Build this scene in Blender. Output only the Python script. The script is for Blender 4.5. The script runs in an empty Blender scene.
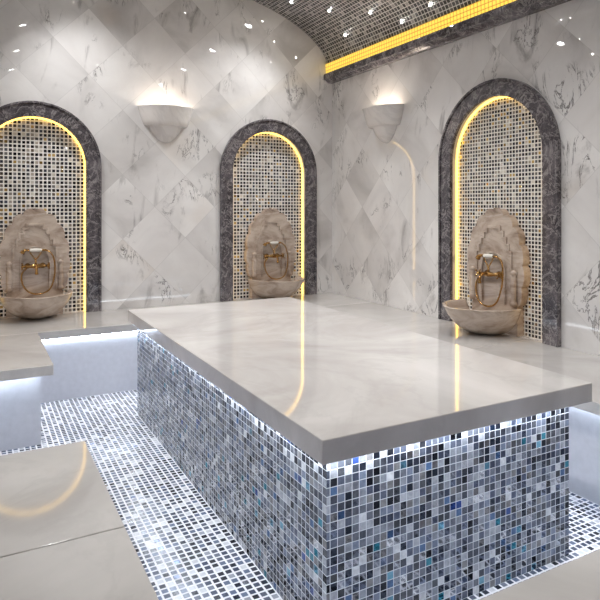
import bpy, bmesh, math, random
from mathutils import Vector, Matrix
from mathutils.geometry import tessellate_polygon
random.seed(7)
PI = math.pi
sc = bpy.context.scene
COL = sc.collection

# ------------------------------------------------------------------ dimensions (metres, z up)
YB = 5.16      # back wall face
XR = 3.155     # right wall face
XL = -0.25     # left wall face
BZ = 0.50      # bench height
VC, VA_, VB_, VZ = 1.45, 1.67, 0.70, 2.69   # vault: centre, half span, rise, springing height

# ------------------------------------------------------------------ node helpers
class NT:
    def __init__(self, name):
        self.m = bpy.data.materials.new(name); self.m.use_nodes = True
        self.t = self.m.node_tree; self.t.nodes.clear()
        self.out = self.t.nodes.new('ShaderNodeOutputMaterial')
        self.b = self.t.nodes.new('ShaderNodeBsdfPrincipled')
        self.t.links.new(self.b.outputs[0], self.out.inputs[0])
    def n(self, ty, **kw):
        o = self.t.nodes.new(ty)
        for k, v in kw.items(): setattr(o, k, v)
        return o
    def l(self, a, b): self.t.links.new(a, b)
    def setin(self, sock, v):
        if hasattr(v, 'is_output'): self.l(v, sock)
        else: sock.default_value = v
    def math(self, op, a, b=None, c=None, clamp=False):
        o = self.n('ShaderNodeMath', operation=op, use_clamp=clamp)
        self.setin(o.inputs[0], a)
        if b is not None: self.setin(o.inputs[1], b)
        if c is not None: self.setin(o.inputs[2], c)
        return o.outputs[0]
    def vm(self, op, a, b=None, scale=None):
        o = self.n('ShaderNodeVectorMath', operation=op)
        self.setin(o.inputs[0], a)
        if b is not None: self.setin(o.inputs[1], b)
        if scale is not None: self.setin(o.inputs['Scale'], scale)
        return o.outputs[0]
    def uv(self): return self.n('ShaderNodeUVMap').outputs[0]
    def obj(self): return self.n('ShaderNodeTexCoord').outputs['Object']
    def noise(self, vec, scale, detail=4, rough=.55, dist=0.0, color=False):
        o = self.n('ShaderNodeTexNoise')
        self.l(vec, o.inputs['Vector']); o.inputs['Scale'].default_value = scale
        o.inputs['Detail'].default_value = detail; o.inputs['Roughness'].default_value = rough
        o.inputs['Distortion'].default_value = dist
        return o.outputs['Color' if color else 'Fac']
    def ramp(self, fac, stops, interp='LINEAR'):
        o = self.n('ShaderNodeValToRGB'); cr = o.color_ramp; cr.interpolation = interp
        while len(cr.elements) < len(stops): cr.elements.new(0.5)
        for e, (p, c) in zip(cr.elements, stops):
            e.position = p; e.color = tuple(c) + ((1,) if len(c) == 3 else ())
        self.setin(o.inputs[0], fac)
        return o.outputs[0]
    def mix(self, fac, a, b, bt='MIX'):
        o = self.n('ShaderNodeMix', data_type='RGBA', blend_type=bt)
        self.setin(o.inputs['Factor'], fac)
        for s, v in ((o.inputs[6], a), (o.inputs[7], b)):
            if isinstance(v, tuple) and len(v) == 3: v = v + (1,)
            self.setin(s, v)
        return o.outputs[2]
    def smooth(self, v, lo, hi):
        o = self.n('ShaderNodeMapRange', interpolation_type='SMOOTHSTEP')
        self.setin(o.inputs[0], v); o.inputs[1].default_value = lo; o.inputs[2].default_value = hi
        return o.outputs[0]
    def base(self, c=None, rough=None, metal=None, **kw):
        P = self.b.inputs
        if c is not None: self.setin(P['Base Color'], c + (1,) if isinstance(c, tuple) and len(c) == 3 else c)
        if rough is not None: self.setin(P['Roughness'], rough)
        if metal is not None: self.setin(P['Metallic'], metal)
        for k, v in kw.items(): self.setin(P[k.replace('_', ' ')], v)

def lin(r, g, b):
    f = lambda c: ((c / 255 + .055) / 1.055) ** 2.4 if c > 10 else c / 255 / 12.92
    return (f(r), f(g), f(b))

def emission(name, col, s):
    t = NT(name); t.base((.02, .02, .02), .5)
    t.b.inputs['Emission Color'].default_value = col + (1,)
    t.b.inputs['Emission Strength'].default_value = s
    return t.m

def mosaic(name, size, palette, grout, gw, tilt=.12, rough=.12, metal_share=.25, grout_rough=.6, aspect=1.0, jitter=.5):
    """glass mosaic: square tesserae with a random colour, a small random tilt and pale joints"""
    t = NT(name)
    p = t.vm('MULTIPLY', t.uv(), (1 / size, 1 / (size * aspect), 0))
    cell = t.vm('FLOOR', p); fr = t.vm('FRACTION', p)
    s = t.n('ShaderNodeSeparateXYZ'); t.l(fr, s.inputs[0])
    ex = t.math('MINIMUM', s.outputs[0], t.math('SUBTRACT', 1.0, s.outputs[0]))
    ey = t.math('MINIMUM', s.outputs[1], t.math('SUBTRACT', 1.0, s.outputs[1]))
    e = t.math('MINIMUM', ex, ey)
    tile = t.smooth(e, gw * .75, gw * 1.25)
    w = t.n('ShaderNodeTexWhiteNoise', noise_dimensions='2D'); t.l(t.vm('ADD', cell, (.5, .5, 0)), w.inputs['Vector'])
    w2 = t.n('ShaderNodeTexWhiteNoise', noise_dimensions='2D'); t.l(t.vm('ADD', cell, (37.5, 11.5, 0)), w2.inputs['Vector'])
    c = t.ramp(w.outputs['Value'], palette, 'CONSTANT')
    streak = t.noise(t.vm('ADD', t.uv(), w.outputs['Color']), 55, 3, .6)
    c = t.mix(jitter, c, t.ramp(streak, [(.3, (.55, .55, .57)), (.7, (1.0, 1.0, 1.0))]), 'MULTIPLY')
    col = t.mix(tile, grout, c)
    t.base(col)
    t.l(t.math('MULTIPLY_ADD', tile, rough - grout_rough, grout_rough), t.b.inputs['Roughness'])
    t.l(t.math('MULTIPLY', tile, t.math('LESS_THAN', w2.outputs['Value'], metal_share)), t.b.inputs['Metallic'])
    g = t.n('ShaderNodeNewGeometry')
    d = t.vm('SUBTRACT', w2.outputs['Color'], (.5, .5, .5))
    d = t.vm('SCALE', d, scale=t.math('MULTIPLY', tile, tilt))
    nn = t.vm('NORMALIZE', t.vm('ADD', g.outputs['Normal'], d))
    bp = t.n('ShaderNodeBump'); bp.inputs['Strength'].default_value = .35; bp.inputs['Distance'].default_value = .002
    t.l(tile, bp.inputs['Height']); t.l(nn, bp.inputs['Normal'])
    t.l(bp.outputs[0], t.b.inputs['Normal'])
    return t.m

def wall_marble():
    """polished white marble in lozenge panels, each panel cut from another part of the block"""
    t = NT('polished_white_marble')
    uv = t.uv()
    mp = t.n('ShaderNodeMapping'); mp.inputs['Rotation'].default_value = (0, 0, PI / 4); mp.inputs['Scale'].default_value = (2.6, 2.6, 1)
    t.l(uv, mp.inputs['Vector'])
    p = mp.outputs[0]
    cell = t.vm('FLOOR', p); fr = t.vm('FRACTION', p)
    s = t.n('ShaderNodeSeparateXYZ'); t.l(fr, s.inputs[0])
    ex = t.math('MINIMUM', s.outputs[0], t.math('SUBTRACT', 1.0, s.outputs[0]))
    ey = t.math('MINIMUM', s.outputs[1], t.math('SUBTRACT', 1.0, s.outputs[1]))
    seam = t.smooth(t.math('MINIMUM', ex, ey), .002, .008)
    w = t.n('ShaderNodeTexWhiteNoise', noise_dimensions='2D'); t.l(t.vm('ADD', cell, (.5, .5, 0)), w.inputs['Vector'])
    off = t.vm('SCALE', w.outputs['Color'], scale=9.0)
    q = t.vm('ADD', uv, off)
    cloud = t.noise(q, 1.6, 5, .55, .6)
    base = t.ramp(cloud, [(.30, lin(196, 192, 189)), (.46, lin(220, 216, 213)), (.66, lin(234, 231, 228))])
    tone = t.math('MULTIPLY_ADD', w.outputs['Value'], .12, .92)
    base = t.mix(1.0, base, t.n('ShaderNodeCombineXYZ').outputs[0], 'MULTIPLY') if False else base
    hs = t.n('ShaderNodeHueSaturation'); t.l(base, hs.inputs['Color']); t.l(tone, hs.inputs['Value']); base = hs.outputs[0]
    # smoky grey bands, in some panels only
    st = t.n('ShaderNodeMapping'); st.inputs['Rotation'].default_value = (0, 0, .9); st.inputs['Scale'].default_value = (2.6, .9, 1); t.l(q, st.inputs['Vector'])
    sm = t.noise(st.outputs[0], 1.9, 7, .62, 1.1)
    smoke = t.smooth(sm, .57, .73)
    base = t.mix(t.math('MULTIPLY', smoke, .75), base, lin(150, 145, 142))
    # thin dark veins where a second noise lets them
    v = t.noise(st.outputs[0], 2.3, 9, .66, 1.6)
    ridge = t.math('ABSOLUTE', t.math('SUBTRACT', v, .5))
    thin = t.math('SUBTRACT', 1.0, t.smooth(ridge, .0, .022))
    gate = t.smooth(t.noise(q, 2.1, 3, .5), .56, .66)
    base = t.mix(t.math('MULTIPLY', t.math('MULTIPLY', thin, gate), .85), base, lin(72, 66, 64))
    warm = t.smooth(t.noise(q, 1.1, 3, .5), .60, .78)
    base = t.mix(t.math('MULTIPLY', warm, .35), base, lin(206, 190, 172))
    base = t.mix(t.math('MULTIPLY', t.math('SUBTRACT', 1.0, seam), .30), base, lin(168, 164, 160))
    t.base(base, .015)
    t.b.inputs['IOR'].default_value = 1.55
    return t.m

def slab_marble(name, a, b, c, rough=.06, vein=.35):
    t = NT(name)
    o = t.obj()
    n1 = t.noise(o, 1.3, 6, .55, .8)
    col = t.ramp(n1, [(.32, a), (.5, b), (.68, c)])
    v = t.noise(o, 1.0, 8, .6, 1.4)
    thin = t.math('SUBTRACT', 1.0, t.smooth(t.math('ABSOLUTE', t.math('SUBTRACT', v, .48)), 0, .03))
    col = t.mix(t.math('MULTIPLY', thin, vein), col, tuple(x * .72 for x in a))
    t.base(col, rough); t.b.inputs['IOR'].default_value = 1.55
    return t.m

def dark_marble():
    t = NT('dark_grey_marble')
    o = t.obj()
    n1 = t.noise(o, 6, 6, .6, .8)
    col = t.ramp(n1, [(.3, lin(50, 46, 50)), (.52, lin(82, 77, 81)), (.72, lin(126, 119, 121))])
    v = t.noise(o, 9, 9, .65, .9)
    thin = t.math('SUBTRACT', 1.0, t.smooth(t.math('ABSOLUTE', t.math('SUBTRACT', v, .5)), 0, .03))
    v2 = t.noise(o, 34, 6, .6, .4)
    thin2 = t.math('SUBTRACT', 1.0, t.smooth(t.math('ABSOLUTE', t.math('SUBTRACT', v2, .47)), 0, .03))
    col = t.mix(t.math('MULTIPLY', thin, .38), col, lin(205, 198, 196))
    col = t.mix(t.math('MULTIPLY', thin2, .3), col, lin(170, 160, 158))
    t.base(col, .10)
    return t.m

def onyx():
    t = NT('beige_onyx')
    o = t.obj()
    mp = t.n('ShaderNodeMapping'); mp.inputs['Rotation'].default_value = (.2, .5, .4); mp.inputs['Scale'].default_value = (1, 1, 3); t.l(o, mp.inputs['Vector'])
    n1 = t.noise(mp.outputs[0], 3.2, 7, .6, 1.8)
    col = t.ramp(n1, [(.28, lin(138, 119, 105)), (.46, lin(180, 162, 147)), (.62, lin(204, 189, 175)), (.78, lin(156, 137, 122))])
    t.base(col, .18)
    return t.m

def simple(name, col, rough, metal=0.0, bump=0.0):
    t = NT(name)
    n = t.noise(t.obj(), 30, 3, .5)
    c = t.mix(.5, col, t.ramp(n, [(.3, tuple(x * .88 for x in col)), (.7, tuple(min(1, x * 1.06) for x in col))]))
    t.base(c, rough, metal)
    return t.m

M = {}
M['wall'] = wall_marble()
M['slab'] = slab_marble('cream_stone', lin(178, 172, 168), lin(197, 192, 188), lin(212, 207, 203), .05, .12)
M['seat'] = slab_marble('grey_cream_stone', lin(174, 169, 165), lin(186, 182, 178), lin(197, 193, 189), .06, .12)
M['base'] = simple('white_plaster', lin(196, 197, 204), .45)
M['dark'] = dark_marble()
M['onyx'] = onyx()
M['gold'] = simple('aged_gold', lin(178, 138, 84), .22, 1.0)
M['ceramic'] = simple('white_ceramic', lin(232, 228, 220), .15)
M['steel'] = simple('satin_steel', lin(190, 188, 184), .3, 1.0)
M['plaster'] = simple('white_ceiling_paint', lin(225, 222, 218), .6)
G = lin
M['mosaic_blue'] = mosaic('blue_grey_glass_mosaic', .0265, [
    (0.0, G(66, 71, 82)), (.09, G(108, 112, 122)), (.22, G(144, 148, 156)), (.36, G(80, 82, 88)), (.45, G(120, 128, 146)),
    (.56, G(176, 178, 183)), (.66, G(92, 98, 114)), (.76, G(130, 128, 128)), (.84, G(212, 213, 215)), (.90, G(50, 52, 58)), (.94, G(80, 106, 142)),
    (.965, G(56, 130, 148)), (.982, G(50, 74, 138)), (.99, G(110, 160, 180))], G(208, 210, 214), .042, .26, .07, .48, jitter=.8)
M['mosaic_floor'] = mosaic('floor_mosaic', .030, [
    (0.0, G(58, 62, 74)), (.16, G(92, 98, 114)), (.30, G(70, 78, 98)), (.46, G(120, 126, 142)), (.58, G(44, 48, 58)), (.70, G(104, 116, 140)),
    (.82, G(160, 164, 174)), (.86, G(216, 218, 222))], G(226, 226, 230), .13, .05, .18, .08)
NICHE_PAL = [(0.0, G(74, 73, 76)), (.18, G(118, 116, 114)), (.32, G(56, 56, 62)), (.48, G(94, 93, 96)), (.60, G(142, 134, 124)), (.70, G(80, 82, 92)),
             (.80, G(176, 166, 152)), (.88, G(205, 172, 104)), (.94, G(226, 218, 204))]
M['mosaic_niche_back'] = mosaic('niche_mosaic', .0315, NICHE_PAL, G(236, 232, 226), .15, .42, .10, .45, jitter=.7)
M['mosaic_niche_right'] = mosaic('niche_mosaic_fine', .0265, NICHE_PAL, G(234, 229, 221), .15, .42, .10, .45, jitter=.7)
M['mosaic_vault'] = mosaic('vault_mosaic', .036, [
    (0.0, G(60, 60, 63)), (.3, G(92, 92, 95)), (.5, G(46, 46, 50)), (.7, G(120, 118, 118)), (.86, G(76, 74, 72)), (.93, G(180, 178, 174))],
    G(232, 230, 228), .09, .12, .42, .0)
next(n for n in M['mosaic_vault'].node_tree.nodes if n.type == 'BSDF_PRINCIPLED').inputs['Specular IOR Level'].default_value = .25
M['led_white'] = emission('cool_white_light', (.74, .85, 1.0), 26)
M['led_platform'] = emission('white_platform_light', (.82, .90, 1.0), 26)
M['led_warm'] = emission('amber_light', (1.0, .60, .11), 4.6)
t = NT('amber_cove_glow')  # amber cove light on the lowest vault tiles, put into the emission colour
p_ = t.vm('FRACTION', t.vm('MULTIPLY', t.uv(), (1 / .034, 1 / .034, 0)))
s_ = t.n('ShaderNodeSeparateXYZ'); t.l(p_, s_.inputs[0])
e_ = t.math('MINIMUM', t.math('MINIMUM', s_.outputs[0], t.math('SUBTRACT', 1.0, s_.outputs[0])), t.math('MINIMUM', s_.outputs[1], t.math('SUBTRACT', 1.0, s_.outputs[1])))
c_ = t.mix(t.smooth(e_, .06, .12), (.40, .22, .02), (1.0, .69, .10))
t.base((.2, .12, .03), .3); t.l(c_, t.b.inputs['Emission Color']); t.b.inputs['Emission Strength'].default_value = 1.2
M['cove_glow'] = t.m
M['lamp'] = emission('lamp_glow', (1.0, .99, .98), 80)
M['star'] = emission('star_glow', (1.0, .97, .93), 190)
M['sconce_lamp'] = emission('sconce_glow', (1.0, .90, .78), 8)

# ------------------------------------------------------------------ mesh helpers
def finish(name, bm, mat, parent=None, smooth=False, bevel=0.0, seg=2, weld=True):
    if weld: bmesh.ops.remove_doubles(bm, verts=bm.verts, dist=1e-6)
    bmesh.ops.recalc_face_normals(bm, faces=bm.faces)
    uvl = bm.loops.layers.uv.get('UVMap') or None
    if uvl is None:
        uvl = bm.loops.layers.uv.new('UVMap')
        for f in bm.faces:
            n = f.normal; ax = max(range(3), key=lambda i: abs(n[i]))
            for l in f.loops:
                c = l.vert.co
                l[uvl].uv = ((c.y, c.z), (c.x, c.z), (c.x, c.y))[ax]
    me = bpy.data.meshes.new(name); bm.to_mesh(me); bm.free()
    if smooth:
        for p in me.polygons: p.use_smooth = True
    me.materials.append(mat)
    o = bpy.data.objects.new(name, me); COL.objects.link(o)
    if parent: o.parent = parent
    if bevel:
        b = o.modifiers.new('bevel', 'BEVEL'); b.width = bevel; b.segments = seg; b.limit_method = 'ANGLE'; b.angle_limit = math.radians(40)
        if smooth is False:
            pass
    return o

def box(bm, x0, x1, y0, y1, z0, z1):
    v = [bm.verts.new((x, y, z)) for x in (x0, x1) for y in (y0, y1) for z in (z0, z1)]
    for f in ((0, 1, 3, 2), (4, 6, 7, 5), (0, 4, 5, 1), (2, 3, 7, 6), (0, 2, 6, 4), (1, 5, 7, 3)):
        bm.faces.new([v[i] for i in f])
    return bm

def boxobj(name, mat, parent, dims, bevel=0.0):
    return finish(name, box(bmesh.new(), *dims), mat, parent, bevel=bevel)

def prism(bm, loops, d0, d1, mp):
    """solid between depths d0 and d1; loops[0] is the outline, the others are holes; mp(a, b, d) -> xyz"""
    flat = [p for lp in loops for p in lp]
    tris = tessellate_polygon([[Vector((a, b, 0)) for a, b in lp] for lp in loops])
    fr = [bm.verts.new(mp(a, b, d0)) for a, b in flat]
    bk = [bm.verts.new(mp(a, b, d1)) for a, b in flat]
    for t in tris:
        try:
            bm.faces.new([fr[i] for i in t]); bm.faces.new([bk[i] for i in reversed(t)])
        except ValueError: pass
    k = 0
    for lp in loops:
        n = len(lp)
        for i in range(n):
            j = (i + 1) % n
            bm.faces.new((fr[k + i], fr[k + j], bk[k + j], bk[k + i]))
        k += n
    return bm

XZ = lambda a, b, d: (a, d, b)       # profile in the x-z plane, depth along y
XY = lambda a, b, d: (a, b, d)
YZ = lambda a, b, d: (d, a, b)

def arch(cx, half, zs, zb, n=28):
    pts = [(cx + half, zb)]
    pts += [(cx + half * math.cos(PI * i / n), zs + half * math.sin(PI * i / n)) for i in range(n + 1)]
    pts.append((cx - half, zb))
    return pts

def arch_band(cx, ho, hi, zs, zb, n=28):
    return arch(cx, ho, zs, zb, n) + list(reversed(arch(cx, hi, zs, zb, n)))

def tube(bm, pts, r, n=10, cap=True):
    pts = [Vector(p) for p in pts]
    rs = r if isinstance(r, (list, tuple)) else [r] * len(pts)
    prev = None; rings = []
    for i, p in enumerate(pts):
        d = (pts[min(i + 1, len(pts) - 1)] - pts[max(i - 1, 0)]).normalized()
        if prev is None:
            up = Vector((0, 0, 1)) if abs(d.z) < .9 else Vector((0, 1, 0))
            u = d.cross(up).normalized()
        else:
            u = (prev - d * prev.dot(d)).normalized()
        prev = u; w = d.cross(u)
        rings.append([bm.verts.new(p + (u * math.cos(2 * PI * k / n) + w * math.sin(2 * PI * k / n)) * rs[i]) for k in range(n)])
    for a, b in zip(rings, rings[1:]):
        for k in range(n): bm.faces.new((a[k], a[(k + 1) % n], b[(k + 1) % n], b[k]))
    if cap: bm.faces.new(rings[0]); bm.faces.new(rings[-1])
    return bm

def spline(pts, n=8):
    P = [Vector(p) for p in pts]; out = []
    for i in range(len(P) - 1):
        a = P[max(i - 1, 0)]; b = P[i]; c = P[i + 1]; d = P[min(i + 2, len(P) - 1)]
        for k in range(n):
            t = k / n
            out.append(.5 * ((2 * b) + (c - a) * t + (2 * a - 5 * b + 4 * c - d) * t * t + (3 * b - a - 3 * c + d) * t ** 3))
    return out + [P[-1]]

def half_revolve(bm, outer, inner, rad, depth, cy, n=40):
    """half vessel against a wall: outer/inner are (radius fraction, z) profiles from the bottom to the rim; rad(phi) the rim radius"""
    prof = outer + list(reversed(inner))
    grid = []
    for i in range(n + 1):
        ph = PI * i / n
        rr = rad(ph)
        grid.append([bm.verts.new((rr * f * math.cos(ph), cy - depth * rr * f * math.sin(ph), z)) for f, z in prof])
    m = len(prof)
    for i in range(n):
        for k in range(m - 1):
            bm.faces.new((grid[i][k], grid[i + 1][k], grid[i + 1][k + 1], grid[i][k + 1]))
    ko = len(outer)
    for g in (grid[0], grid[n]):
        for k in range(ko - 1):
            a, b = k, m - 1 - k
            q = [g[a], g[a + 1], g[max(b - 1, a + 1)], g[b]] if b - 1 > a + 1 else [g[a], g[a + 1], g[b]]
            try: bm.faces.new(q)
            except ValueError: pass
    return bm

def tag(o, label=None, cat=None, group=None, kind=None):
    if label: o['label'] = label
    if cat: o['category'] = cat
    if group: o['group'] = group
    if kind: o['kind'] = kind
    return o

def thing(name, label, cat, loc=(0, 0, 0), rotz=0.0, group=None):
    o = bpy.data.objects.new(name, None); COL.objects.link(o)
    o.location = loc; o.rotation_euler = (0, 0, rotz); o.empty_display_size = .1
    return tag(o, label, cat, group)

def struct(name, bm, mat, label, cat, **kw):
    return tag(finish(name, bm, mat, **kw), label, cat, kind='structure')

# ------------------------------------------------------------------ niches: centre along wall, half widths
NICHES = [  # wall, centre, outer half, inner half, springing z
    ('back', 0.41, .50, .385, 1.69),
    ('back', 2.457, .50, .385, 1.69),
    ('right', 3.005, .535, .42, 1.70)]

# ------------------------------------------------------------------ setting
struct('floor', box(bmesh.new(), -1.45, 3.305, -1.35, 5.31, -.10, 0), M['mosaic_floor'],
       'blue grey and white mosaic floor around the platform', 'floor')
holes = [arch(c, hi, zs, BZ) for w, c, ho, hi, zs in NICHES if w == 'back']
struct('wall_back', prism(bmesh.new(), [[(-.40, 0), (3.305, 0), (3.305, 3.45), (-.40, 3.45)]] + holes, YB, YB + .15, XZ), M['wall'],
       'polished white marble wall with two arched niches', 'wall')
holes = [arch(c, hi, zs, BZ) for w, c, ho, hi, zs in NICHES if w == 'right']
struct('wall_right', prism(bmesh.new(), [[(-1.35, 0), (YB, 0), (YB, 3.45), (-1.35, 3.45)]] + holes, XR, XR + .15, YZ), M['wall'],
       'polished white marble wall with one arched niche under the amber cove', 'wall')
struct('wall_left', box(bmesh.new(), -.40, XL, 2.5, YB, 0, 3.45), M['wall'], 'marble wall on the entrance side', 'wall')
struct('wall_left.001', box(bmesh.new(), -1.45, -.40, 2.5, 2.65, 0, 3.45), M['wall'], 'short marble return wall of the entrance recess', 'wall')
struct('wall_left.002', box(bmesh.new(), -1.45, -1.3, -1.2, 2.5, 0, 3.45), M['wall'], 'marble side wall of the entrance recess', 'wall')
struct('wall_front', box(bmesh.new(), -1.45, XR, -1.35, -1.2, 0, 3.45), M['wall'], 'marble wall behind the near bench', 'wall')

def vault():
    bm = bmesh.new(); uvl = bm.loops.layers.uv.new('UVMap'); n = 72
    P = []
    for i in range(n + 1):
        t = PI * i / n
        P.append((VC + VA_ * math.cos(t), VZ + VB_ * math.sin(t), VC + (VA_ + .03) * math.cos(t), VZ + (VB_ + .03) * math.sin(t)))
    s = [0]
    for a, b in zip(P, P[1:]): s.append(s[-1] + math.hypot(b[0] - a[0], b[1] - a[1]))
    y0, y1 = -1.2, YB
    vi = [[bm.verts.new((p[0], y, p[1])) for y in (y0, y1)] for p in P]
    vo = [[bm.verts.new((p[2], y, p[3])) for y in (y0, y1)] for p in P]
    def f(vs, uvs):
        fc = bm.faces.new(vs)
        for l, q in zip(fc.loops, uvs): l[uvl].uv = q
        fc.smooth = True
    for i in range(n):
        q = [(s[i], y0), (s[i], y1), (s[i + 1], y1), (s[i + 1], y0)]
        f((vi[i][0], vi[i][1], vi[i + 1][1], vi[i + 1][0]), q)
        f((vo[i][0], vo[i + 1][0], vo[i + 1][1], vo[i][1]), q)
        for k in (0, 1): f((vi[i][k], vi[i + 1][k], vo[i + 1][k], vo[i][k]), q)
    for i in (0, n): f((vi[i][0], vo[i][0], vo[i][1], vi[i][1]), [(0, 0)] * 4)
    return bm
struct('ceiling', vault(), M['mosaic_vault'], 'dark mosaic barrel vault with sparkling star lights', 'ceiling', weld=False)
struct('ceiling.001', box(bmesh.new(), -1.3, -.22, -1.2, 2.5, 2.75, 2.80), M['plaster'], 'flat white ceiling of the entrance recess', 'ceiling')

def cornice(bm, x0, x1, y0, y1):
    # moulded stone ledge: three fasciae stepping out towards the room
    s = 1 if x1 > x0 else -1
    pr = [(0, 2.60), (.045, 2.60), (.06, 2.612), (.075, 2.625), (.10, 2.63), (.10, 2.675), (.092, 2.688), (.0, 2.688)]
    return prism(bm, [[(x0 + s * a, b) for a, b in pr]], y0, y1, XZ)
c1 = struct('trim_1', cornice(bmesh.new(), XR, XR - 1, -1.2, YB), M['dark'], 'dark grey marble ledge below the amber lit vault edge', 'cornice')
struct('trim_2', cornice(bmesh.new(), XL, XL + 1, 2.5, YB), M['dark'], 'dark grey marble ledge on the entrance side wall', 'cornice')
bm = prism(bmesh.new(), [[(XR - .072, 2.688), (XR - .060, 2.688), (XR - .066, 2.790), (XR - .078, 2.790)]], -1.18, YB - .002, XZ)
finish('light_strip', bm, M['cove_glow'], c1)  # added glowing band, stands in for vault mosaic lit by the cove

# ------------------------------------------------------------------ heated platform in the middle
pl = thing('heated_platform', 'large cream stone platform clad in blue grey mosaic in the middle of the room', 'platform', (1.4725, 2.77, 0))
def pbox(x0, x1, y0, y1, z0, z1): return (x0 - 1.4725, x1 - 1.4725, y0 - 2.77, y1 - 2.77, z0, z1)
boxobj('body', M['mosaic_blue'], pl, pbox(.930, 2.026, 1.553, 3.96, 0, .600))
ls = .600
bm = bmesh.new()
prism(bm, [[(.886 - 1.4725, 1.503 - 2.77), (2.098 - 1.4725, 1.503 - 2.77), (2.098 - 1.4725, 4.05 - 2.77), (.886 - 1.4725, 4.05 - 2.77)]], ls, .674, XY)
finish('top_slab', bm, M['slab'], pl, bevel=.004)
o_ = [(.896, 1.515), (2.064, 1.515), (2.064, 4.01), (.896, 4.01)]
i_ = [(.918, 1.537), (2.042, 1.537), (2.042, 3.988), (.918, 3.988)]
sh = lambda lp: [(a - 1.4725, b - 2.77) for a, b in lp]
finish('light_strip', prism(bmesh.new(), [sh(o_), sh(i_)], .5962, .5996, XY), M['led_platform'], pl)

# ------------------------------------------------------------------ benches round the walls
T = .055
def bench(label, loc, seats, base, strips):
    t = thing('stone_bench', label, 'bench', (loc[0], loc[1], 0))
    L = lambda x0, x1, y0, y1, z0, z1: (max(x0, XL + .003 if y0 > 2.5 else x0) - loc[0], min(x1, XR - .003) - loc[0], y0 - loc[1], min(y1, YB - .003) - loc[1], z0, z1)
    for s in seats: boxobj('seat_slab', M['seat'], t, L(*s, BZ - T, BZ), bevel=.003)
    for b in base: boxobj('base', M['base'], t, L(*b, 0, BZ - T))
    for s in strips: boxobj('light_strip', M['led_white'], t, L(*s, BZ - T - .012, BZ - T))
    return t
bench('grey cream stone bench along the far wall beneath the two niches', (1.8, 4.8),
      [(XL, XR, 4.452, YB)], [(XL, XR, 4.50, YB), (2.49, XR, 4.453, 4.4995), (XL, .326, 4.453, 4.4995)], [(.36, 2.40, 4.480, 4.492)])
bench('grey cream stone bench along the wall behind the platform, under the single niche', (2.78, 2.7),
      [(2.385, XR, .965, 2.70), (2.385, XR, 2.704, 4.4505)], [(2.49, XR, 1.05, 4.4505)], [(2.474, 2.488, 1.06, 4.44)])
bench('stone bench block jutting out toward the entrance beside the lit bench front', (.06, 4.3),
      [(XL, .370, 3.492, 4.450)], [(XL, .326, 3.715, 4.450)], [(XL + .01, .32, 3.64, 3.655)])
bench('stone bench corner nearest the camera with an amber arc reflected on top', (-.45, 1.6),
      [(-1.296, .350, 1.633, 2.302), (-1.296, .350, -1.196, 1.630)], [(-1.296, .25, .90, 2.20), (-1.296, .347, -1.196, .8995)], [(-1.28, .24, 2.202, 2.214), (.252, .264, .93, 2.19)])
bench('stone bench running in front of the mosaic platform end, nearest it', (1.8, 0.0),
      [(.353, XR, -1.196, .962)], [(.353, XR, -1.196, .86)], [(.36, 2.44, .862, .874)])

# ------------------------------------------------------------------ wall niches, splashbacks, basins, taps
def wall_loc(w, c, z=BZ):
    return ((c, YB, z), 0.0) if w == 'back' else ((XR, c, z), -PI / 2)

def make_niche(w, c, ho, hi, zs, label, matkey):
    loc, rz = wall_loc(w, c)
    t = thing('arched_niche', label, 'niche', loc, rz)
    h = zs - BZ
    fr = finish('arch_frame', prism(bmesh.new(), [arch_band(0, ho - .018, hi - .004, h, 0)], -.030, 0, XZ), M['dark'], t, bevel=.005)
    finish('outer_moulding', prism(bmesh.new(), [arch_band(0, ho, ho - .018, h, 0)], -.040, 0, XZ), M['dark'], t, bevel=.006)
    finish('mosaic_panel', prism(bmesh.new(), [arch(0, hi, h, 0)], .050, .075, XZ), M[matkey], t)
    finish('light_strip', prism(bmesh.new(), [arch_band(0, hi, hi - .010, h, 0)], .034, .048, XZ), M['led_warm'], t)
    return t

def crest_outline(sx=1.0, sy=1.0, lobes=6, amp=.045, step=False):
    """half outline mirrored: straight foot, then scallops up to a pointed crown"""
    R = []
    n = 72
    for i in range(n + 1):
        th = -.62 + (PI / 2 + .62) * i / n
        a, b = .255, .415
        k = i / n * lobes
        s = abs(math.sin(PI * k))
        r = 1 - amp + amp * 1.6 * (s ** .6)
        if i == n: r = 1.03
        R.append((a * math.cos(th) * r * sx, .425 + b * math.sin(th) * r * sy))
    foot = [(.205 * sx, 0.0), (.205 * sx, R[0][1] * .9)]
    right = foot + R
    return right + [(-x, z) for x, z in reversed(right[:-1])]

def stair_outline(w0, z0, steps):
    pts = [(w0, z0)]; x, z = w0, z0
    for dx, dz in steps:
        z += dz; pts.append((x, z)); x -= dx; pts.append((x, z))
    return pts + [(-a, b) for a, b in reversed(pts)]

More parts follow.
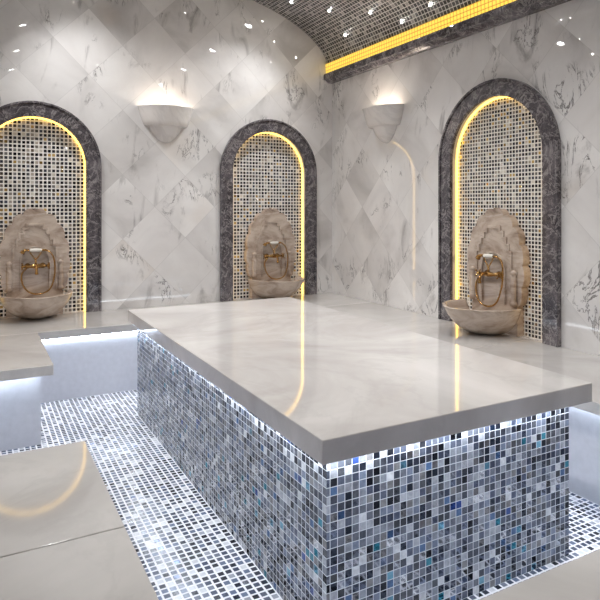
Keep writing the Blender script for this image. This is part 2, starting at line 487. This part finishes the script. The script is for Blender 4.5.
def make_splashback(w, c, label):
    loc, rz = wall_loc(w, c)
    t = thing('splashback', label, 'splashback', loc, rz)
    finish('crest_panel', prism(bmesh.new(), [crest_outline()], -.012, .049, XZ), M['onyx'], t, bevel=.004)
    so = stair_outline(.165, .20, [(.022, .36), (.022, .05), (.026, .045), (.028, .04), (.026, .035)])
    si = stair_outline(.148, .20, [(.022, .345), (.022, .05), (.026, .045), (.028, .04), (.022, .03)])
    finish('stepped_border', prism(bmesh.new(), [so + list(reversed(si))], -.024, -.011, XZ), M['onyx'], t, bevel=.002)
    finish('arched_border', prism(bmesh.new(), [arch_band(0, .112, .096, .44, .20, 14)], -.030, -.011, XZ), M['onyx'], t, bevel=.004)
    for s in (-1, 1):
        bm = bmesh.new()
        prof = [(.024, .20), (.024, .225), (.016, .235), (.020, .27), (.022, .33), (.018, .39), (.014, .40), (.024, .41), (.024, .425), (.004, .44)]
        tube(bm, [(s * .185, -.022, z) for r, z in prof], [r for r, z in prof], 14)
        finish('baluster', bm, M['onyx'], t, smooth=True)
    return t

def make_basin(w, c, label):
    loc, rz = wall_loc(w, c)
    t = thing('wash_basin', label, 'basin', loc, rz)
    def rad(ph): return .274 * (.945 + .07 * abs(math.sin(3 * ph)) ** .7)
    outer = [(0, 0.0), (.30, 0.0), (.42, .005), (.56, .022), (.70, .050), (.82, .087), (.91, .127), (.97, .163), (1.0, .186), (1.015, .191)]
    inner = [(0, .030), (.26, .032), (.38, .038), (.52, .053), (.65, .078), (.76, .110), (.85, .142), (.905, .170), (.935, .188), (.955, .193)]
    bm = half_revolve(bmesh.new(), outer, inner, rad, 1.36, -.032, 60)
    finish('bowl', bm, M['onyx'], t, smooth=True)
    bm = bmesh.new()
    tube(bm, [(0, -.15, .030), (0, -.15, .041), (0, -.15, .043)], [.022, .022, .016], 18)
    finish('drain', bm, M['gold'], t, smooth=False)
    return t

def make_tap(w, c, label):
    loc, rz = wall_loc(w, c)
    t = thing('mixer_tap', label, 'tap', loc, rz)
    y = -.062; zb = .397
    bm = bmesh.new()
    tube(bm, [(-.080, y, zb), (-.045, y, zb), (-.030, y, zb), (0, y, zb), (.030, y, zb), (.045, y, zb), (.080, y, zb)], [.010, .011, .015, .019, .015, .011, .010], 14)
    for s in (-1, 1):
        tube(bm, [(s * .055, y, zb), (s * .055, -.030, zb), (s * .055, -.022, zb), (s * .055, -.012, zb)], [.009, .009, .022, .022], 14)
    tube(bm, [(0, y, zb + .01), (0, y, zb + .05)], [.008, .007], 10)
    finish('body', bm, M['gold'], t, smooth=True)
    for s in (-1, 1):
        bm = bmesh.new()
        tube(bm, [(s * .080, y, zb), (s * .096, y, zb), (s * .104, y, zb)], [.010, .013, .009], 12)
        for k in range(4):
            a = PI / 4 + k * PI / 2; d = Vector((0, math.cos(a), math.sin(a)))
            p = Vector((s * .096, y, zb))
            tube(bm, [p, p + d * .022, p + d * .028, p + d * .033], [.004, .004, .007, .003], 8)
        finish('cross_handle', bm, M['gold'], t, smooth=True)
    bm = bmesh.new()
    tube(bm, spline([(0, y - .01, zb), (0, y - .045, zb + .006), (0, y - .075, zb - .012), (0, y - .082, zb - .045)], 5), .009, 12)
    tube(bm, [(0, y - .082, zb - .043), (0, y - .082, zb - .058)], [.012, .012], 12)
    finish('spout', bm, M['gold'], t, smooth=True)
    bm = bmesh.new()
    for s in (-1, 1):
        tube(bm, spline([(0, y, zb + .045), (s * .020, y, zb + .075), (s * .036, y, zb + .098), (s * .040, y, zb + .118)], 4), .005, 8)
    finish('cradle', bm, M['gold'], t, smooth=True)
    zh = zb + .124
    bm = bmesh.new()
    tube(bm, [(-.098, y, zh - .024), (-.090, y, zh - .010), (-.074, y, zh), (-.040, y, zh)], [.019, .015, .009, .009], 14)
    hs = finish('hand_shower', bm, M['gold'], t, smooth=True)
    bm = tube(bmesh.new(), [(.040, y, zh), (.068, y, zh), (.086, y, zh - .006)], [.009, .008, .006], 12)
    finish('hose_nut', bm, M['gold'], hs, smooth=True)
    bm = bmesh.new()
    tube(bm, [(-.044, y, zh), (-.038, y, zh), (0, y, zh), (.038, y, zh), (.044, y, zh)], [.009, .013, .0145, .013, .009], 14)
    tag(finish('grip', bm, M['ceramic'], hs, smooth=True), 'white grip')
    bm = bmesh.new()
    tube(bm, spline([(.084, y, zh - .005), (.118, y, zh - .035), (.136, y - .01, zb + .02), (.134, y - .02, zb - .08), (.10, y - .03, zb - .18),
                     (.03, y - .03, zb - .215), (-.045, y - .03, zb - .20), (-.092, y - .02, zb - .14), (-.10, y - .01, zb - .06), (-.062, y, zb - .012)], 7), .006, 8)
    finish('hose', bm, M['gold'], t, smooth=True)
    return t

KEYS = ['mosaic_niche_back', 'mosaic_niche_back', 'mosaic_niche_right']
N_LAB = ['arched mosaic niche cut off by the left picture edge, in a dark marble frame',
         'arched mosaic niche in dark marble frame, next to the room corner behind the platform',
         'tallest arched mosaic niche in dark marble frame, on the wall below the amber cove']
S_LAB = ['beige scalloped stone splashback in the niche at the left picture edge',
         'beige scalloped stone splashback in the niche straight behind the platform',
         'beige scalloped stone splashback in the niche below the amber cove']
B_LAB = ['beige lobed half bowl basin in the niche at the left picture edge',
         'beige lobed half bowl basin partly hidden behind the far end of the platform',
         'beige lobed half bowl basin in the niche below the amber cove']
T_LAB = ['gold tap with white gripped hand shower in the niche at the left picture edge',
         'gold tap with hand shower in the niche straight behind the platform',
         'gold tap with white gripped hand shower in the niche below the amber cove']
for i, (w, c, ho, hi, zs) in enumerate(NICHES):
    make_niche(w, c, ho, hi, zs, N_LAB[i], KEYS[i])
    cc = c + (.018 if i == 1 else 0)
    make_splashback(w, cc, S_LAB[i]); make_basin(w, cc, B_LAB[i]); make_tap(w, cc, T_LAB[i])

# ------------------------------------------------------------------ wall lamps (half cones of stone, open at the top)
def make_sconce(w, c, z, label):
    loc, rz = wall_loc(w, c, z)
    t = thing('wall_lamp', label, 'wall lamp', loc, rz)
    outer = [(0, .040), (.10, .044), (.22, .058), (.34, .082), (.46, .118), (.54, .152), (.575, .172), (.60, .178), (.72, .180), (.765, .185), (.83, .22), (.91, .275), (.975, .335), (1.0, .345)]
    inner = [(0, .17), (.08, .17), (.16, .171), (.24, .172), (.32, .174), (.40, .177), (.48, .182), (.55, .188), (.62, .196), (.70, .210), (.78, .244), (.87, .290), (.93, .338), (.955, .345)]
    finish('bowl', half_revolve(bmesh.new(), outer, inner, lambda p: .245, .80, 0.0, 40), M['sconce'], t, smooth=True)
    bm = bmesh.new()
    tube(bm, [(-.06, -.07, .215), (-.055, -.07, .215), (.055, -.07, .215), (.06, -.07, .215)], [.006, .012, .012, .006], 12)
    tube(bm, [(-.045, -.07, .213), (-.045, -.07, .170)], .005, 8); tube(bm, [(.045, -.07, .213), (.045, -.07, .170)], .005, 8)
    finish('bulb', bm, M['sconce_lamp'], t, smooth=True)
    L = bpy.data.lights.new('sconce_light', 'POINT'); L.energy = 3.6; L.color = (1.0, .90, .78); L.shadow_soft_size = .03
    lo = bpy.data.objects.new('sconce_light', L); COL.objects.link(lo); lo.parent = t; lo.location = (0, -.07, .262)
    return t
M['sconce'] = slab_marble('sconce_stone', lin(216, 209, 204), lin(228, 223, 218), lin(236, 232, 228), .2, .25)
make_sconce('back', 1.455, 1.875, 'stone half bowl wall lamp glowing upward on the far wall between two niches')
make_sconce('right', 4.245, 1.875, 'stone half cone wall lamp on the wall between room corner and tallest niche')

# ------------------------------------------------------------------ lights in the vault
def vault_z(x): return VZ + VB_ * math.sqrt(max(0, 1 - ((x - VC) / VA_) ** 2))
def vault_n(x):
    return Vector((-(x - VC) / VA_ ** 2, 0, -(vault_z(x) - VZ) / VB_ ** 2)).normalized()
proto = None
def downlight(x, y):
    t = thing('downlight', 'small round recessed spotlight set in the dark mosaic vault', 'ceiling light', (x, y, vault_z(x)), 0, 'recessed spotlights in two rows in the vault')
    n = vault_n(x)
    t.rotation_euler = Vector((0, 0, -1)).rotation_difference(n).to_euler()
    bm = bmesh.new()
    prism(bm, [[(.055 * math.cos(a * PI / 12), .055 * math.sin(a * PI / 12)) for a in range(24)], [(.040 * math.cos(a * PI / 12), .040 * math.sin(a * PI / 12)) for a in range(24)]], -.014, .012, XY)
    finish('ring', bm, M['steel'], t)
    bm = bmesh.new()
    prism(bm, [[(.040 * math.cos(a * PI / 12), .040 * math.sin(a * PI / 12)) for a in range(24)]], -.006, -.002, XY)
    finish('lens', bm, M['lamp'], t)
    L = bpy.data.lights.new('spot', 'SPOT'); L.energy = DL; L.color = (.965, .98, 1.0); L.spot_size = math.radians(116); L.spot_blend = 1.0; L.shadow_soft_size = .04
    lo = bpy.data.objects.new('spot', L); COL.objects.link(lo); lo.parent = t; lo.location = (0, 0, -.035)
DL = 74
for x in (2.48, .42):
    for y in (1.27, 2.40, 3.53, 4.62): downlight(x, y)

STARS = [(0.83, 4.18), (0.98, 3.44), (1.19, 3.0), (1.12, 2.07), (1.6, 1.8), (2.05, 1.58), (1.97, .27), (2.03, .40), (2.17, .83), (1.68, 3.69), (2.24, -.06), (1.76, 3.50),
         (1.52, 1.42), (.94, 2.54), (1.75, 1.02), (.85, 4.28), (.39, 4.40), (.11, 4.44), (3.06, 3.92), (2.53, 4.85), (3.0, 4.68), (2.94, 4.19), (2.78, 4.6), (3.045, 3.55),
         (2.02, 2.9), (2.2, 2.2), (1.35, 4.45), (1.5, 2.6), (2.3, 3.1), (2.7, 3.0), (2.8, 2.0), (.6, 3.3), (.7, 1.7), (1.9, 4.3)]
for x, y in STARS:
    z = vault_z(x); bm = bmesh.new()
    nv = vault_n(x); tube(bm, [nv * -.006, nv * .0007, nv * .0011], [.0095, .0095, .008], 12)
    o = finish('star_light', bm, M['star'])
    o.location = (x, y, z)
    tag(o, 'tiny white star light sparkling in the dark mosaic vault', 'star light', 'tiny star lights scattered over the vault')

# ------------------------------------------------------------------ camera and view
cam = bpy.data.cameras.new('camera'); co = bpy.data.objects.new('camera', cam); COL.objects.link(co)
co.location = (0, 0, 1.35); co.rotation_euler = (PI / 2, 0, -math.radians(28.381))
cam.sensor_width = 36; cam.lens = 35.98; cam.shift_y = -92 / 600; cam.clip_start = .02
sc.camera = co
w = bpy.data.worlds.new('world'); sc.world = w; w.use_nodes = True
w.node_tree.nodes['Background'].inputs[0].default_value = (.9, .93, 1, 1)
w.node_tree.nodes['Background'].inputs[1].default_value = 0.02
sc.view_settings.view_transform = 'Standard'; sc.view_settings.look = 'None'; sc.view_settings.gamma = 1
sc.view_settings.exposure = 0.0; sc.view_settings.use_curve_mapping = False
sc.cycles.use_denoising = True
sc.cycles.max_bounces = 8; sc.cycles.diffuse_bounces = 5; sc.cycles.glossy_bounces = 5
sc.cycles.sample_clamp_indirect = 12
sc.cycles.caustics_reflective = False; sc.cycles.caustics_refractive = False
